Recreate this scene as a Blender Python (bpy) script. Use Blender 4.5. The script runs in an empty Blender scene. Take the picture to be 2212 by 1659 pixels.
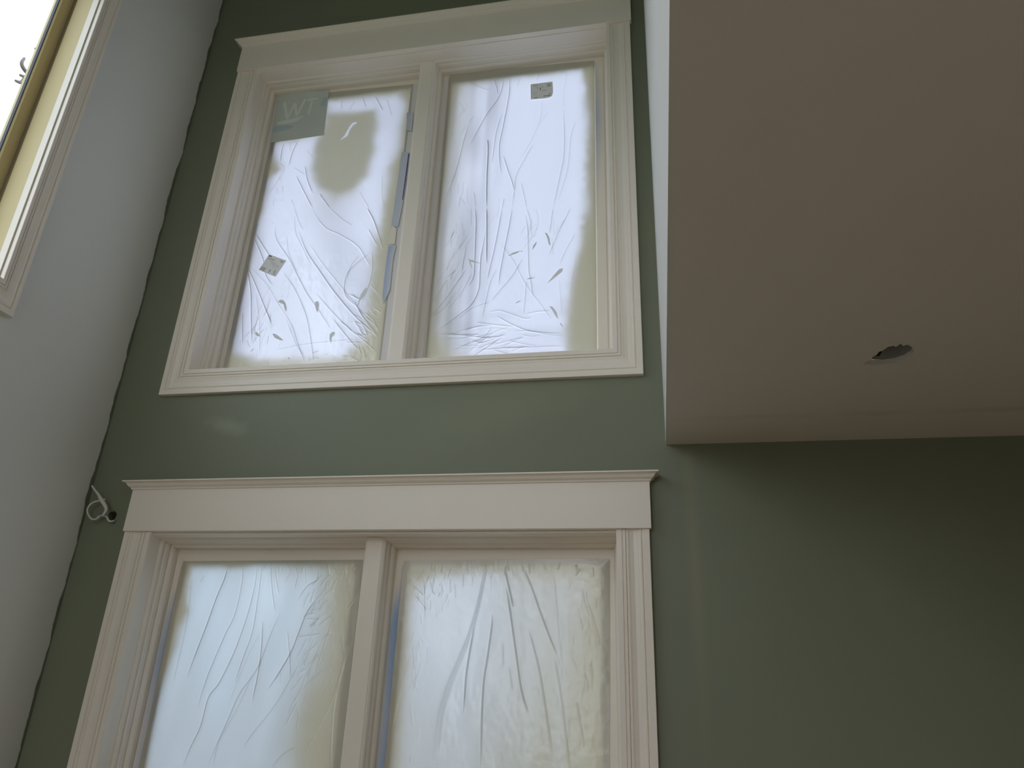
import bpy, bmesh, math, random
import numpy as np
from mathutils import Vector, Matrix
from mathutils.geometry import tessellate_polygon

EXPOSURE = 1.30
SKY = 1.6
BACK_Y = -6.0
TRIM_C = (0.81, 0.745, 0.655)
CEIL_C = (0.70, 0.66, 0.63)
LWALL_C = (0.74, 0.74, 0.71)
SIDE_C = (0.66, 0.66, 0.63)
GREEN_C = (0.190, 0.205, 0.144)
FLOOR_C = (0.66, 0.51, 0.36)
FILM_UP = (0.52, 0.51, 0.61)
FILM_LOW = (0.40, 0.41, 0.46)
FILM_LOW_L = (0.41, 0.45, 0.52)
MIST_C = (0.68, 0.64, 0.53)
MIST_T = (0.32, 0.29, 0.21, 1)
# (centre y, width, centre z, height) of the left wall windows; the first is window_3
LEFT_PORTALS = [(-1.4775, 1.65, 3.66, 1.55), (-4.2, 1.7, 3.4, 2.0)]
# (centre x, width, centre z, height) of the openings behind the viewer
BACK_PORTALS = [(-1.05, 1.7, 1.25, 2.0), (-1.05, 1.7, 3.6, 1.6)]
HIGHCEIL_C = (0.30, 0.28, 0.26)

scene = bpy.context.scene
C = scene.collection

# ------------------------------------------------------------------ camera
R = [[0.9820579271489523, 0.18515536275102457, 0.035773165479730654],
     [-0.04155333405042299, 0.39750191279735525, -0.9166599968100159],
     [-0.18394441593372063, 0.8987267220723887, 0.3980637271591352]]
cam_data = bpy.data.cameras.new('camera')
cam_data.sensor_fit = 'HORIZONTAL'
cam_data.sensor_width = 36.0
cam_data.lens = 1588.41 / 2212.0 * 36.0
cam_data.clip_start = 0.05
cam_data.clip_end = 300
cam = bpy.data.objects.new('camera', cam_data)
C.objects.link(cam)
rx, rd, rf = Vector(R[0]), Vector(R[1]), Vector(R[2])
mw = Matrix((( rx[0], -rd[0], -rf[0], 0.0),
             ( rx[1], -rd[1], -rf[1], -2.4),
             ( rx[2], -rd[2], -rf[2], 1.65),
             (0, 0, 0, 1)))
cam.matrix_world = mw
scene.camera = cam

# ------------------------------------------------------------------ colour management
scene.view_settings.view_transform = 'Standard'
scene.view_settings.look = 'None'
scene.view_settings.exposure = EXPOSURE
scene.view_settings.gamma = 1.0
scene.view_settings.use_curve_mapping = False
scene.cycles.use_denoising = True
scene.cycles.max_bounces = 14
scene.cycles.diffuse_bounces = 7
scene.cycles.transparent_max_bounces = 12
scene.cycles.caustics_reflective = False
scene.cycles.caustics_refractive = False

# ------------------------------------------------------------------ overcast sky
world = bpy.data.worlds.new('overcast_sky')
scene.world = world
world.use_nodes = True
nt = world.node_tree
nt.nodes.clear()
wo = nt.nodes.new('ShaderNodeOutputWorld')
bg = nt.nodes.new('ShaderNodeBackground')
tc = nt.nodes.new('ShaderNodeTexCoord')
sx = nt.nodes.new('ShaderNodeSeparateXYZ')
cr = nt.nodes.new('ShaderNodeValToRGB')
nz = nt.nodes.new('ShaderNodeTexNoise')
nz.inputs['Scale'].default_value = 2.2
nz.inputs['Detail'].default_value = 3
ma = nt.nodes.new('ShaderNodeMath'); ma.operation = 'MULTIPLY_ADD'
ma.inputs[1].default_value = 0.25
nt.links.new(tc.outputs['Generated'], sx.inputs[0])
nt.links.new(tc.outputs['Generated'], nz.inputs['Vector'])
nt.links.new(nz.outputs['Fac'], ma.inputs[0])
nt.links.new(sx.outputs['Z'], ma.inputs[2])
nt.links.new(ma.outputs[0], cr.inputs['Fac'])
e = cr.color_ramp.elements
e[0].position = 0.0; e[0].color = (0.60, 0.66, 0.72, 1)
e[1].position = 1.0; e[1].color = (0.86, 0.92, 1.03, 1)
m1 = cr.color_ramp.elements.new(0.35); m1.color = (0.90, 0.92, 0.97, 1)
nt.links.new(cr.outputs['Color'], bg.inputs['Color'])
bg.inputs['Strength'].default_value = SKY
nt.links.new(bg.outputs[0], wo.inputs[0])

# sky portals: mark the window openings for the sky light
def portal(name, loc, rot, sx_, sy_):
    l = bpy.data.lights.new(name, 'AREA'); l.shape = 'RECTANGLE'; l.size = sx_; l.size_y = sy_
    l.cycles.is_portal = True
    o = bpy.data.objects.new(name, l); o.location = loc; o.rotation_euler = rot; C.objects.link(o)
for zc, hh in ((3.63, 1.75), (1.36, 1.75)):
    portal('sky_portal', (-0.97, 0.30, zc), (math.radians(-90), 0, 0), 1.9, hh)
for yc, ww, zc, hh in LEFT_PORTALS:
    portal('sky_portal', (-2.118-0.30, yc, zc), (math.radians(90), 0, math.radians(-90)), ww, hh)
for xc, ww, zc, hh in BACK_PORTALS:
    portal('sky_portal', (xc, BACK_Y-0.30, zc), (math.radians(90), 0, 0), ww, hh)

# ------------------------------------------------------------------ traced outlines on the film plane (metres: x, z)
CREASES = {
 'UL': [(0.9,[(-1.701,4.109),(-1.703,4.063),(-1.698,3.994)]),(1,[(-1.624,4.123),(-1.641,4.063),(-1.648,4.011),(-1.65,3.966)]),(0.5,[(-1.669,4.113),(-1.658,4.05)]),(0.6,[(-1.714,3.996),(-1.675,3.957),(-1.683,3.91),(-1.703,3.86),(-1.728,3.805)]),(0.6,[(-1.622,3.951),(-1.556,3.899)]),(1,[(-1.565,3.955),(-1.539,3.871),(-1.5,3.787)]),(1,[(-1.601,3.9),(-1.548,3.807),(-1.487,3.701)]),(1,[(-1.465,3.78),(-1.4,3.692)]),(0.5,[(-1.603,3.762),(-1.576,3.71)]),(0.8,[(-1.257,4.34),(-1.207,4.242)]),(0.7,[(-1.323,4.346),(-1.298,4.274)]),(0.5,[(-1.196,4.316),(-1.158,4.2)]),(0.5,[(-1.573,4.047),(-1.526,3.992)]),(0.6,[(-1.271,3.776),(-1.21,3.672)]),(0.5,[(-1.167,3.85),(-1.154,3.735),(-1.137,3.665)]),(0.5,[(-1.434,4.347),(-1.426,4.285)]),(0.5,[(-1.363,4.332),(-1.385,4.271)]),(0.8,[(-1.492,3.702),(-1.441,3.627),(-1.397,3.578),(-1.345,3.55),(-1.286,3.511),(-1.233,3.466),(-1.197,3.411),(-1.169,3.364)]),(0.7,[(-1.401,3.692),(-1.338,3.631),(-1.278,3.584)]),(0.5,[(-1.578,3.711),(-1.547,3.638),(-1.513,3.579)]),(0.7,[(-1.66,3.628),(-1.65,3.572),(-1.619,3.514),(-1.555,3.429),(-1.505,3.346),(-1.442,3.246),(-1.377,3.161),(-1.305,3.06)]),(0.5,[(-1.571,3.668),(-1.548,3.569),(-1.496,3.477),(-1.446,3.387)]),(1,[(-1.538,3.582),(-1.476,3.462),(-1.4,3.357),(-1.314,3.243),(-1.213,3.126),(-1.137,3.055),(-1.095,3.018)]),(0.4,[(-1.589,3.559),(-1.568,3.47),(-1.506,3.353)]),(0.5,[(-1.47,3.501),(-1.394,3.396),(-1.303,3.286),(-1.194,3.154),(-1.093,3.052)]),(0.9,[(-1.746,3.581),(-1.683,3.493),(-1.618,3.408)]),(0.9,[(-1.751,3.561),(-1.685,3.44),(-1.658,3.359),(-1.611,3.297)]),(1.3,[(-1.77,3.434),(-1.718,3.292),(-1.689,3.157),(-1.66,3.021)]),(1.1,[(-1.766,3.427),(-1.697,3.31),(-1.634,3.197),(-1.573,3.088)]),(0.6,[(-1.763,3.426),(-1.649,3.313),(-1.57,3.205),(-1.494,3.102),(-1.451,3.015),(-1.401,2.913)]),(0.8,[(-1.77,3.434),(-1.772,3.29),(-1.78,3.176),(-1.769,3.01)]),(0.6,[(-1.582,3.372),(-1.506,3.276),(-1.431,3.14),(-1.389,3.017),(-1.358,2.905)]),(1.3,[(-1.217,3.673),(-1.171,3.587),(-1.114,3.436)]),(1,[(-1.197,3.556),(-1.146,3.465)]),(0.8,[(-1.171,3.435),(-1.223,3.388),(-1.264,3.34),(-1.273,3.284),(-1.259,3.22),(-1.194,3.154)]),(0.6,[(-1.228,3.42),(-1.256,3.371),(-1.267,3.302)]),(0.8,[(-1.163,3.134),(-1.119,3.09),(-1.094,3.041)]),(0.8,[(-1.3,3.107),(-1.22,3.013),(-1.169,2.958)]),(1,[(-1.2,3.155),(-1.153,3.092),(-1.095,3.018)]),(0.6,[(-1.401,3.243),(-1.266,3.099),(-1.141,2.991),(-1.097,2.949)]),(0.9,[(-1.734,3.173),(-1.703,3.018)]),(0.6,[(-1.689,3.264),(-1.644,3.123),(-1.612,2.953)]),(0.5,[(-1.523,3.134),(-1.464,3.022),(-1.411,2.943)]),(0.8,[(-1.169,3.441),(-1.155,3.35),(-1.162,3.263),(-1.186,3.178)]),(0.4,[(-1.553,2.977),(-1.392,3.0),(-1.176,3.008)])],
 'UR': [(1,[(-0.59,4.366),(-0.587,4.279),(-0.595,4.181),(-0.608,4.071),(-0.621,3.963),(-0.617,3.877),(-0.606,3.792)]),(0.9,[(-0.62,4.363),(-0.623,4.301),(-0.642,4.234),(-0.686,4.156),(-0.728,4.057),(-0.759,3.981)]),(0.7,[(-0.667,4.364),(-0.649,4.305),(-0.643,4.265)]),(0.7,[(-0.785,4.361),(-0.743,4.327),(-0.687,4.295)]),(0.4,[(-0.535,4.361),(-0.554,4.298)]),(0.5,[(-0.45,4.36),(-0.46,4.322)]),(0.45,[(-0.434,4.203),(-0.432,4.143),(-0.442,4.07),(-0.469,3.986),(-0.496,3.925),(-0.531,3.859)]),(0.3,[(-0.403,4.131),(-0.436,4.062)]),(0.7,[(-0.463,3.949),(-0.495,3.883),(-0.537,3.783),(-0.543,3.709),(-0.55,3.604)]),(1,[(-0.601,3.896),(-0.578,3.816),(-0.555,3.744),(-0.545,3.699)]),(0.8,[(-0.617,4.146),(-0.639,4.038),(-0.646,3.944),(-0.652,3.86)]),(0.9,[(-0.772,4.104),(-0.79,4.006),(-0.806,3.893),(-0.826,3.789),(-0.854,3.696)]),(1.5,[(-0.678,3.999),(-0.672,3.933),(-0.67,3.792),(-0.663,3.616)]),(0.7,[(-0.334,4.136),(-0.327,3.975),(-0.329,3.855),(-0.34,3.774),(-0.358,3.668),(-0.373,3.585)]),(0.3,[(-0.316,4.354),(-0.332,4.241),(-0.334,4.136)]),(0.5,[(-0.277,4.054),(-0.299,3.957),(-0.312,3.784),(-0.352,3.622)]),(0.6,[(-0.516,3.74),(-0.5,3.664),(-0.487,3.597)]),(0.6,[(-0.843,4.252),(-0.812,4.212),(-0.809,4.181),(-0.841,4.14)]),(0.5,[(-0.799,4.234),(-0.791,4.209),(-0.807,4.173)]),(0.6,[(-0.754,4.147),(-0.775,4.105)]),(0.5,[(-0.832,3.748),(-0.835,3.634)]),(0.5,[(-0.801,3.765),(-0.8,3.704)]),(0.4,[(-0.758,3.733),(-0.753,3.651)]),(0.6,[(-0.726,3.709),(-0.712,3.621)]),(0.7,[(-0.588,3.66),(-0.594,3.608)]),(1.5,[(-0.662,3.615),(-0.655,3.484),(-0.649,3.333)]),(1,[(-0.715,3.621),(-0.706,3.554),(-0.703,3.457),(-0.701,3.362),(-0.701,3.276),(-0.72,3.229)]),(1,[(-0.595,3.608),(-0.604,3.512),(-0.62,3.386),(-0.633,3.307),(-0.641,3.253)]),(1,[(-0.55,3.604),(-0.56,3.507),(-0.575,3.395),(-0.587,3.291),(-0.592,3.219)]),(0.8,[(-0.491,3.559),(-0.478,3.48),(-0.473,3.373),(-0.468,3.281),(-0.455,3.208),(-0.449,3.152)]),(0.6,[(-0.487,3.597),(-0.469,3.53),(-0.462,3.447)]),(0.7,[(-0.373,3.585),(-0.38,3.509),(-0.387,3.459)]),(0.7,[(-0.298,3.578),(-0.324,3.516),(-0.36,3.425),(-0.388,3.347)]),(0.6,[(-0.277,3.448),(-0.313,3.377),(-0.343,3.301)]),(0.8,[(-0.496,3.344),(-0.535,3.263),(-0.585,3.195),(-0.62,3.147)]),(1.1,[(-0.659,3.498),(-0.674,3.372),(-0.675,3.298),(-0.676,3.207),(-0.708,3.133),(-0.774,3.079),(-0.839,3.031)]),(0.7,[(-0.606,3.299),(-0.629,3.234),(-0.643,3.146),(-0.655,3.077)]),(0.5,[(-0.595,3.428),(-0.532,3.329),(-0.482,3.222),(-0.412,3.112),(-0.371,3.047)]),(0.6,[(-0.477,3.234),(-0.48,3.163),(-0.485,3.077)]),(0.7,[(-0.62,3.147),(-0.702,3.12),(-0.752,3.077)]),(0.6,[(-0.628,3.098),(-0.581,3.101),(-0.529,3.08),(-0.477,3.059),(-0.452,3.063)]),(0.6,[(-0.472,3.079),(-0.427,3.087),(-0.376,3.087)]),(0.8,[(-0.596,3.079),(-0.527,3.034),(-0.45,3.001),(-0.32,2.982)]),(0.7,[(-0.678,3.055),(-0.604,3.039),(-0.522,3.025)]),(0.8,[(-0.838,3.014),(-0.732,3.001),(-0.653,2.985),(-0.607,2.98)]),(0.6,[(-0.516,3.005),(-0.45,3.001),(-0.4,2.987),(-0.32,2.971)]),(0.8,[(-0.614,3.028),(-0.638,2.99),(-0.683,2.97),(-0.764,2.936)]),(0.7,[(-0.65,2.93),(-0.498,2.932),(-0.315,2.929)]),(0.8,[(-0.736,3.312),(-0.774,3.245),(-0.823,3.164),(-0.881,3.086)]),(0.8,[(-0.814,3.272),(-0.838,3.226),(-0.866,3.167)]),(0.7,[(-0.79,3.307),(-0.803,3.265)]),(0.4,[(-0.274,3.325),(-0.286,3.254),(-0.301,3.15)]),(0.4,[(-0.796,3.556),(-0.792,3.497)]),(0.4,[(-0.783,3.49),(-0.787,3.433)]),(0.4,[(-0.77,3.554),(-0.759,3.475)]),(0.5,[(-0.701,2.921),(-0.662,2.958),(-0.622,2.989)]),(0.4,[(-0.343,3.229),(-0.337,3.153),(-0.331,3.067)]),(0.6,[(-0.743,3.429),(-0.749,3.354),(-0.756,3.292)]),(0.6,[(-0.712,3.289),(-0.74,3.218),(-0.759,3.172)])],
 'LL': [(1.2,[(-1.575,2.093),(-1.579,2.037),(-1.597,1.963),(-1.614,1.872),(-1.632,1.793),(-1.654,1.69)]),(0.9,[(-1.52,2.093),(-1.506,2.033),(-1.51,1.914),(-1.532,1.847),(-1.553,1.778),(-1.577,1.683),(-1.591,1.592)]),(1,[(-1.458,2.091),(-1.452,2.019),(-1.46,1.919),(-1.472,1.849),(-1.494,1.762),(-1.526,1.677),(-1.555,1.63),(-1.565,1.54),(-1.591,1.464),(-1.605,1.41)]),(0.9,[(-1.437,2.091),(-1.432,1.983),(-1.432,1.849),(-1.45,1.763),(-1.467,1.678)]),(0.9,[(-1.403,2.091),(-1.383,2.006),(-1.355,1.921)]),(0.8,[(-1.384,2.084),(-1.369,2.029),(-1.351,1.984)]),(0.6,[(-1.342,2.094),(-1.322,2.066),(-1.336,2.025)]),(0.8,[(-1.308,2.089),(-1.29,2.052),(-1.294,2.002)]),(0.8,[(-1.265,2.085),(-1.252,2.021)]),(0.9,[(-1.212,2.067),(-1.212,2.035),(-1.246,2.012),(-1.276,1.964)]),(1.1,[(-1.398,1.889),(-1.387,1.807),(-1.383,1.723),(-1.388,1.62)]),(0.8,[(-1.335,1.921),(-1.363,1.829),(-1.389,1.731),(-1.441,1.646),(-1.471,1.556),(-1.517,1.414)]),(1.2,[(-1.2,1.972),(-1.232,1.923),(-1.251,1.862),(-1.269,1.793),(-1.301,1.725),(-1.338,1.662)]),(0.8,[(-1.298,1.861),(-1.272,1.767),(-1.26,1.701)]),(0.8,[(-1.17,1.804),(-1.19,1.745),(-1.203,1.707)]),(0.8,[(-1.127,1.907),(-1.152,1.812),(-1.174,1.708)]),(0.6,[(-1.223,1.777),(-1.262,1.693),(-1.305,1.611),(-1.369,1.525),(-1.394,1.481)]),(0.8,[(-1.066,1.81),(-1.079,1.731),(-1.095,1.642),(-1.143,1.53),(-1.19,1.43)]),(0.6,[(-1.205,1.489),(-1.247,1.468),(-1.281,1.425)]),(0.5,[(-1.717,2.05),(-1.704,1.925),(-1.7,1.844),(-1.702,1.744),(-1.705,1.671)]),(0.5,[(-1.667,2.05),(-1.679,2.022)]),(0.5,[(-1.405,1.709),(-1.438,1.606),(-1.488,1.496),(-1.494,1.415)]),(0.4,[(-1.402,1.85),(-1.435,1.763),(-1.481,1.604)]),(0.5,[(-1.233,1.899),(-1.184,1.898)]),(0.5,[(-1.257,1.836),(-1.167,1.85)]),(0.5,[(-1.219,1.871),(-1.176,1.906)]),(0.6,[(-1.066,1.773),(-1.088,1.63),(-1.074,1.435)]),(0.3,[(-1.301,1.725),(-1.296,1.684)]),(0.3,[(-1.234,1.727),(-1.232,1.686)])],
 'LR': [(2.2,[(-0.586,2.086),(-0.597,2.017),(-0.611,1.937),(-0.634,1.85),(-0.666,1.764),(-0.697,1.681),(-0.717,1.592),(-0.721,1.475)]),(1.2,[(-0.618,1.885),(-0.632,1.778),(-0.637,1.716),(-0.638,1.615)]),(1.2,[(-0.555,1.929),(-0.559,1.868),(-0.568,1.78),(-0.576,1.709),(-0.577,1.597),(-0.572,1.46)]),(1.2,[(-0.519,2.072),(-0.505,2.018),(-0.486,1.948)]),(1.2,[(-0.514,2.022),(-0.494,1.921),(-0.472,1.803),(-0.45,1.689),(-0.426,1.623)]),(1.1,[(-0.453,2.077),(-0.423,2.01),(-0.394,1.936),(-0.366,1.868),(-0.334,1.798)]),(0.8,[(-0.431,1.879),(-0.414,1.825),(-0.393,1.751),(-0.371,1.644),(-0.347,1.511)]),(0.7,[(-0.808,2.043),(-0.803,1.993),(-0.794,1.903)]),(0.7,[(-0.843,2.015),(-0.806,1.984)]),(0.7,[(-0.84,1.988),(-0.802,1.948),(-0.794,1.934)]),(0.7,[(-0.786,2.038),(-0.773,1.997),(-0.762,1.988)]),(0.6,[(-0.778,1.97),(-0.777,1.935)]),(0.6,[(-0.714,2.048),(-0.71,1.994)]),(0.6,[(-0.696,2.03),(-0.689,1.976)]),(0.6,[(-0.666,2.062),(-0.665,2.012)]),(0.5,[(-0.632,2.049),(-0.632,2.017)]),(0.6,[(-0.834,1.82),(-0.817,1.739)]),(0.4,[(-0.777,1.821),(-0.775,1.762)]),(0.6,[(-0.837,1.794),(-0.862,1.667),(-0.881,1.546)]),(0.4,[(-0.518,1.835),(-0.513,1.76)]),(0.5,[(-0.493,1.761),(-0.479,1.688)]),(0.4,[(-0.35,2.064),(-0.335,1.932),(-0.316,1.766)]),(0.5,[(-0.343,1.798),(-0.315,1.646),(-0.293,1.473)]),(0.5,[(-0.272,1.667),(-0.247,1.534)]),(0.5,[(-0.237,1.977),(-0.202,1.871),(-0.198,1.83)]),(0.4,[(-0.568,2.054),(-0.565,2.0)]),(0.4,[(-0.749,1.939),(-0.744,1.935),(-0.754,1.917)])],
}
CLEAR = {'UL':[(-1.502,4.353),(-1.38,4.347),(-1.147,4.333),(-1.102,4.256),(-1.101,4.063),(-1.132,3.882),(-1.143,3.666),(-1.14,3.541),(-1.154,3.397),(-1.149,3.212),(-1.148,3.035),(-1.194,2.978),(-1.243,2.934),(-1.41,2.932),(-1.612,2.947),(-1.74,2.978),(-1.764,3.039),(-1.764,3.257),(-1.758,3.4),(-1.758,3.59),(-1.73,3.727),(-1.752,3.882),(-1.699,3.95),(-1.786,4.096),(-1.541,4.127),(-1.501,4.263)],'ULB':[(-1.503,4.272),(-1.246,4.25),(-1.228,4.193),(-1.224,4.002),(-1.232,3.857),(-1.3,3.764),(-1.389,3.738),(-1.473,3.812),(-1.53,3.929),(-1.533,4.041),(-1.524,4.156)],'UR':[(-0.832,4.364),(-0.704,4.365),(-0.57,4.364),(-0.389,4.362),(-0.255,4.356),(-0.238,4.241),(-0.226,4.019),(-0.233,3.808),(-0.229,3.57),(-0.252,3.447),(-0.297,3.208),(-0.315,3.038),(-0.314,2.896),(-0.723,2.892),(-0.772,2.919),(-0.805,2.966),(-0.859,3.043),(-0.876,3.252),(-0.892,3.443),(-0.876,3.638),(-0.861,3.744),(-0.851,4.18)],'LL':[(-1.72,2.076),(-1.509,2.086),(-1.277,2.085),(-1.184,2.062),(-1.177,1.986),(-1.162,1.812),(-1.17,1.708),(-1.196,1.667),(-1.221,1.586),(-1.228,1.488),(-1.213,1.376),(-1.735,1.349),(-1.742,1.403),(-1.753,1.485),(-1.765,1.606),(-1.743,1.683),(-1.723,1.765),(-1.721,1.866),(-1.701,1.911),(-1.717,2.026)],'LR':[(-0.834,2.029),(-0.772,2.05),(-0.618,2.06),(-0.453,2.057),(-0.314,2.046),(-0.245,2.025),(-0.246,1.934),(-0.264,1.767),(-0.255,1.61),(-0.239,1.425),(-0.861,1.392),(-0.857,1.446),(-0.849,1.587),(-0.843,1.709),(-0.841,1.837),(-0.851,1.947),(-0.846,2.001)]}
TEARS = {'UL':[[(-1.57,3.212),(-1.562,3.222),(-1.547,3.219),(-1.534,3.204),(-1.525,3.181),(-1.524,3.159),(-1.534,3.176),(-1.542,3.198),(-1.553,3.203)],[(-1.395,3.191),(-1.394,3.201),(-1.382,3.201),(-1.376,3.189),(-1.375,3.171),(-1.377,3.145),(-1.388,3.166)],[(-1.168,3.254),(-1.176,3.249),(-1.192,3.219),(-1.197,3.189),(-1.197,3.155),(-1.191,3.188),(-1.172,3.218),(-1.166,3.239)],[(-1.65,3.067),(-1.645,3.07),(-1.621,3.047),(-1.637,3.049),(-1.647,3.056)],[(-1.568,3.053),(-1.563,3.057),(-1.547,3.05),(-1.513,3.023),(-1.528,3.023),(-1.556,3.037)],[(-1.286,3.048),(-1.283,3.036),(-1.294,3.024),(-1.294,2.993),(-1.304,3.016),(-1.306,3.037),(-1.296,3.048)],[(-1.644,2.993),(-1.645,2.983),(-1.655,2.976)],[(-1.478,2.938),(-1.472,2.938),(-1.472,2.931),(-1.476,2.933)]],'UR':[[(-0.405,3.461),(-0.395,3.457),(-0.384,3.431),(-0.38,3.393),(-0.388,3.403),(-0.394,3.432)],[(-0.438,3.421),(-0.44,3.405),(-0.456,3.378),(-0.453,3.4)],[(-0.558,3.358),(-0.539,3.373),(-0.506,3.381),(-0.517,3.371),(-0.538,3.363)],[(-0.735,3.361),(-0.704,3.35),(-0.676,3.333),(-0.715,3.342)],[(-0.727,3.354),(-0.718,3.345),(-0.708,3.309),(-0.718,3.324)],[(-0.476,3.24),(-0.461,3.247),(-0.441,3.244),(-0.461,3.239)],[(-0.327,3.28),(-0.33,3.264),(-0.357,3.24),(-0.391,3.213),(-0.363,3.252),(-0.343,3.277)],[(-0.519,3.129),(-0.509,3.139),(-0.495,3.14),(-0.507,3.133)],[(-0.38,3.107),(-0.368,3.104),(-0.35,3.077),(-0.344,3.047),(-0.355,3.06),(-0.368,3.087)],[(-0.339,3.032),(-0.331,3.025),(-0.324,3.01),(-0.332,3.015)],[(-0.506,3.378),(-0.5,3.38),(-0.498,3.376),(-0.502,3.374)]]}
SCRATCH = [(-1.401,4.089),(-1.385,4.111),(-1.373,4.148),(-1.361,4.178),(-1.347,4.191),(-1.334,4.188),(-1.336,4.181),(-1.351,4.175),(-1.364,4.147),(-1.372,4.11),(-1.386,4.1)]
STICKER_A = [[-0.4865,4.2952],[-0.3843,4.2965],[-0.3822,4.2199],[-0.3948,4.2023],[-0.483,4.2028]]
STICKER_B = [[-1.6569,3.4624],[-1.5667,3.4216],[-1.6048,3.3405],[-1.6932,3.3837]]
STICKER_BIG = [[-1.7846,4.4355],[-1.5065,4.4149],[-1.4913,4.127],[-1.7723,4.1152]]
TAPES = [[[-1.0819,4.2112],[-1.0492,4.2066],[-1.0477,4.0936],[-1.0707,4.0966]],[[-1.0836,3.9746],[-1.047,3.9672],[-1.0456,3.7923],[-1.0514,3.6526],[-1.0587,3.5542],[-1.0911,3.5573]],[[-1.0911,3.4579],[-1.0574,3.4596],[-1.0646,3.3867],[-1.0625,3.2299],[-1.0845,3.1687],[-1.0926,3.2051],[-1.0942,3.3893]]]
TAPE_SLIT = [[-1.05,3.9601],[-1.0463,3.9569],[-1.0472,3.8165],[-1.0508,3.6986],[-1.0541,3.6989]]
TAPE_WHITE = [[-1.0855,3.5624],[-1.0643,3.5432],[-1.0645,3.4633],[-1.0988,3.4665]]
CABLE = {'hole':[-2.0024,2.2385],'pts':[[-1.9773,2.2179],[-1.9929,2.218],[-2.0048,2.232],[-2.026,2.2375],[-2.0441,2.2324]],'loop':[[-2.0316,2.2299],[-2.0467,2.2213],[-2.0635,2.2249],[-2.0826,2.2426],[-2.09,2.2602],[-2.0834,2.2778],[-2.0667,2.2883],[-2.0424,2.2933]],'tail':[[-2.093,2.3496],[-2.076,2.3331],[-2.0547,2.3148],[-2.037,2.295],[-2.015,2.2735],[-2.004,2.2558],[-2.0116,2.2349]]}

# ------------------------------------------------------------------ helpers
def tag(o, label=None, cat=None, group=None, kind=None):
    if label: o['label'] = label
    if cat: o['category'] = cat
    if group: o['group'] = group
    if kind: o['kind'] = kind
    return o
def empty(name, loc=(0, 0, 0)):
    o = bpy.data.objects.new(name, None); o.location = loc; o.empty_display_size = 0.1
    C.objects.link(o); return o
def mesh_obj(name, verts, faces, mat, parent=None, smooth=False, bevel=0.0, origin=None):
    me = bpy.data.meshes.new(name)
    off = Vector(origin) if origin else Vector((0, 0, 0))
    me.from_pydata([tuple(Vector(v)-off) for v in verts], [], faces)
    me.validate(); me.update()
    if mat: me.materials.append(mat)
    bm = bmesh.new(); bm.from_mesh(me)
    bmesh.ops.recalc_face_normals(bm, faces=bm.faces)
    bm.to_mesh(me); bm.free()
    o = bpy.data.objects.new(name, me); C.objects.link(o)
    o.location = off
    if parent:
        o.parent = parent
        q = parent; base = Vector((0, 0, 0))
        while q: base += Vector(q.location); q = q.parent
        o.location = off - base
    if smooth:
        for p in me.polygons: p.use_smooth = True
    if bevel:
        b = o.modifiers.new('bevel', 'BEVEL'); b.width = bevel; b.segments = 2; b.limit_method = 'ANGLE'
    return o
def box_vf(a, b, base=0):
    x0, y0, z0 = a; x1, y1, z1 = b
    v = [(x0,y0,z0),(x1,y0,z0),(x1,y1,z0),(x0,y1,z0),(x0,y0,z1),(x1,y0,z1),(x1,y1,z1),(x0,y1,z1)]
    f = [(0,1,2,3),(4,5,6,7),(0,1,5,4),(1,2,6,5),(2,3,7,6),(3,0,4,7)]
    return v, [tuple(i+base for i in q) for q in f]
def plate(name, outer, holes, depth, T, mat, parent=None, d0=0.0):
    """flat slab with polygon holes. 2d points (a,b); T(a,depth,b)->world."""
    loops = [outer] + holes
    flat = [p for l in loops for p in l]
    tri = tessellate_polygon([[Vector((p[0], p[1], 0)) for p in l] for l in loops])
    n = len(flat)
    V = [T(p[0], d0, p[1]) for p in flat] + [T(p[0], d0+depth, p[1]) for p in flat]
    F = [tuple(t) for t in tri] + [tuple(i+n for i in reversed(t)) for t in tri]
    k = 0
    for l in loops:
        m = len(l)
        for i in range(m):
            a, b = k+i, k+(i+1) % m
            F.append((a, b, b+n, a+n))
        k += m
    return mesh_obj(name, V, F, mat, parent)
def rect(x0, x1, z0, z1): return [(x0, z0), (x1, z0), (x1, z1), (x0, z1)]
def loft(rings, closed_profile=False, cap=True):
    """rings: list of equal length vertex lists (cross-sections); connects successive rings"""
    V = [v for r in rings for v in r]; m = len(rings[0]); F = []
    for i in range(len(rings)-1):
        for j in range(m if closed_profile else m-1):
            k = (j+1) % m
            F.append((i*m+j, i*m+k, (i+1)*m+k, (i+1)*m+j))
    if cap and closed_profile:
        F.append(tuple(range(m))); F.append(tuple((len(rings)-1)*m + j for j in range(m)))
    return V, F
def back_T(a, d, b): return (a, d, b)
def left_T(a, d, b): return (-2.118-d, a, b)

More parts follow.
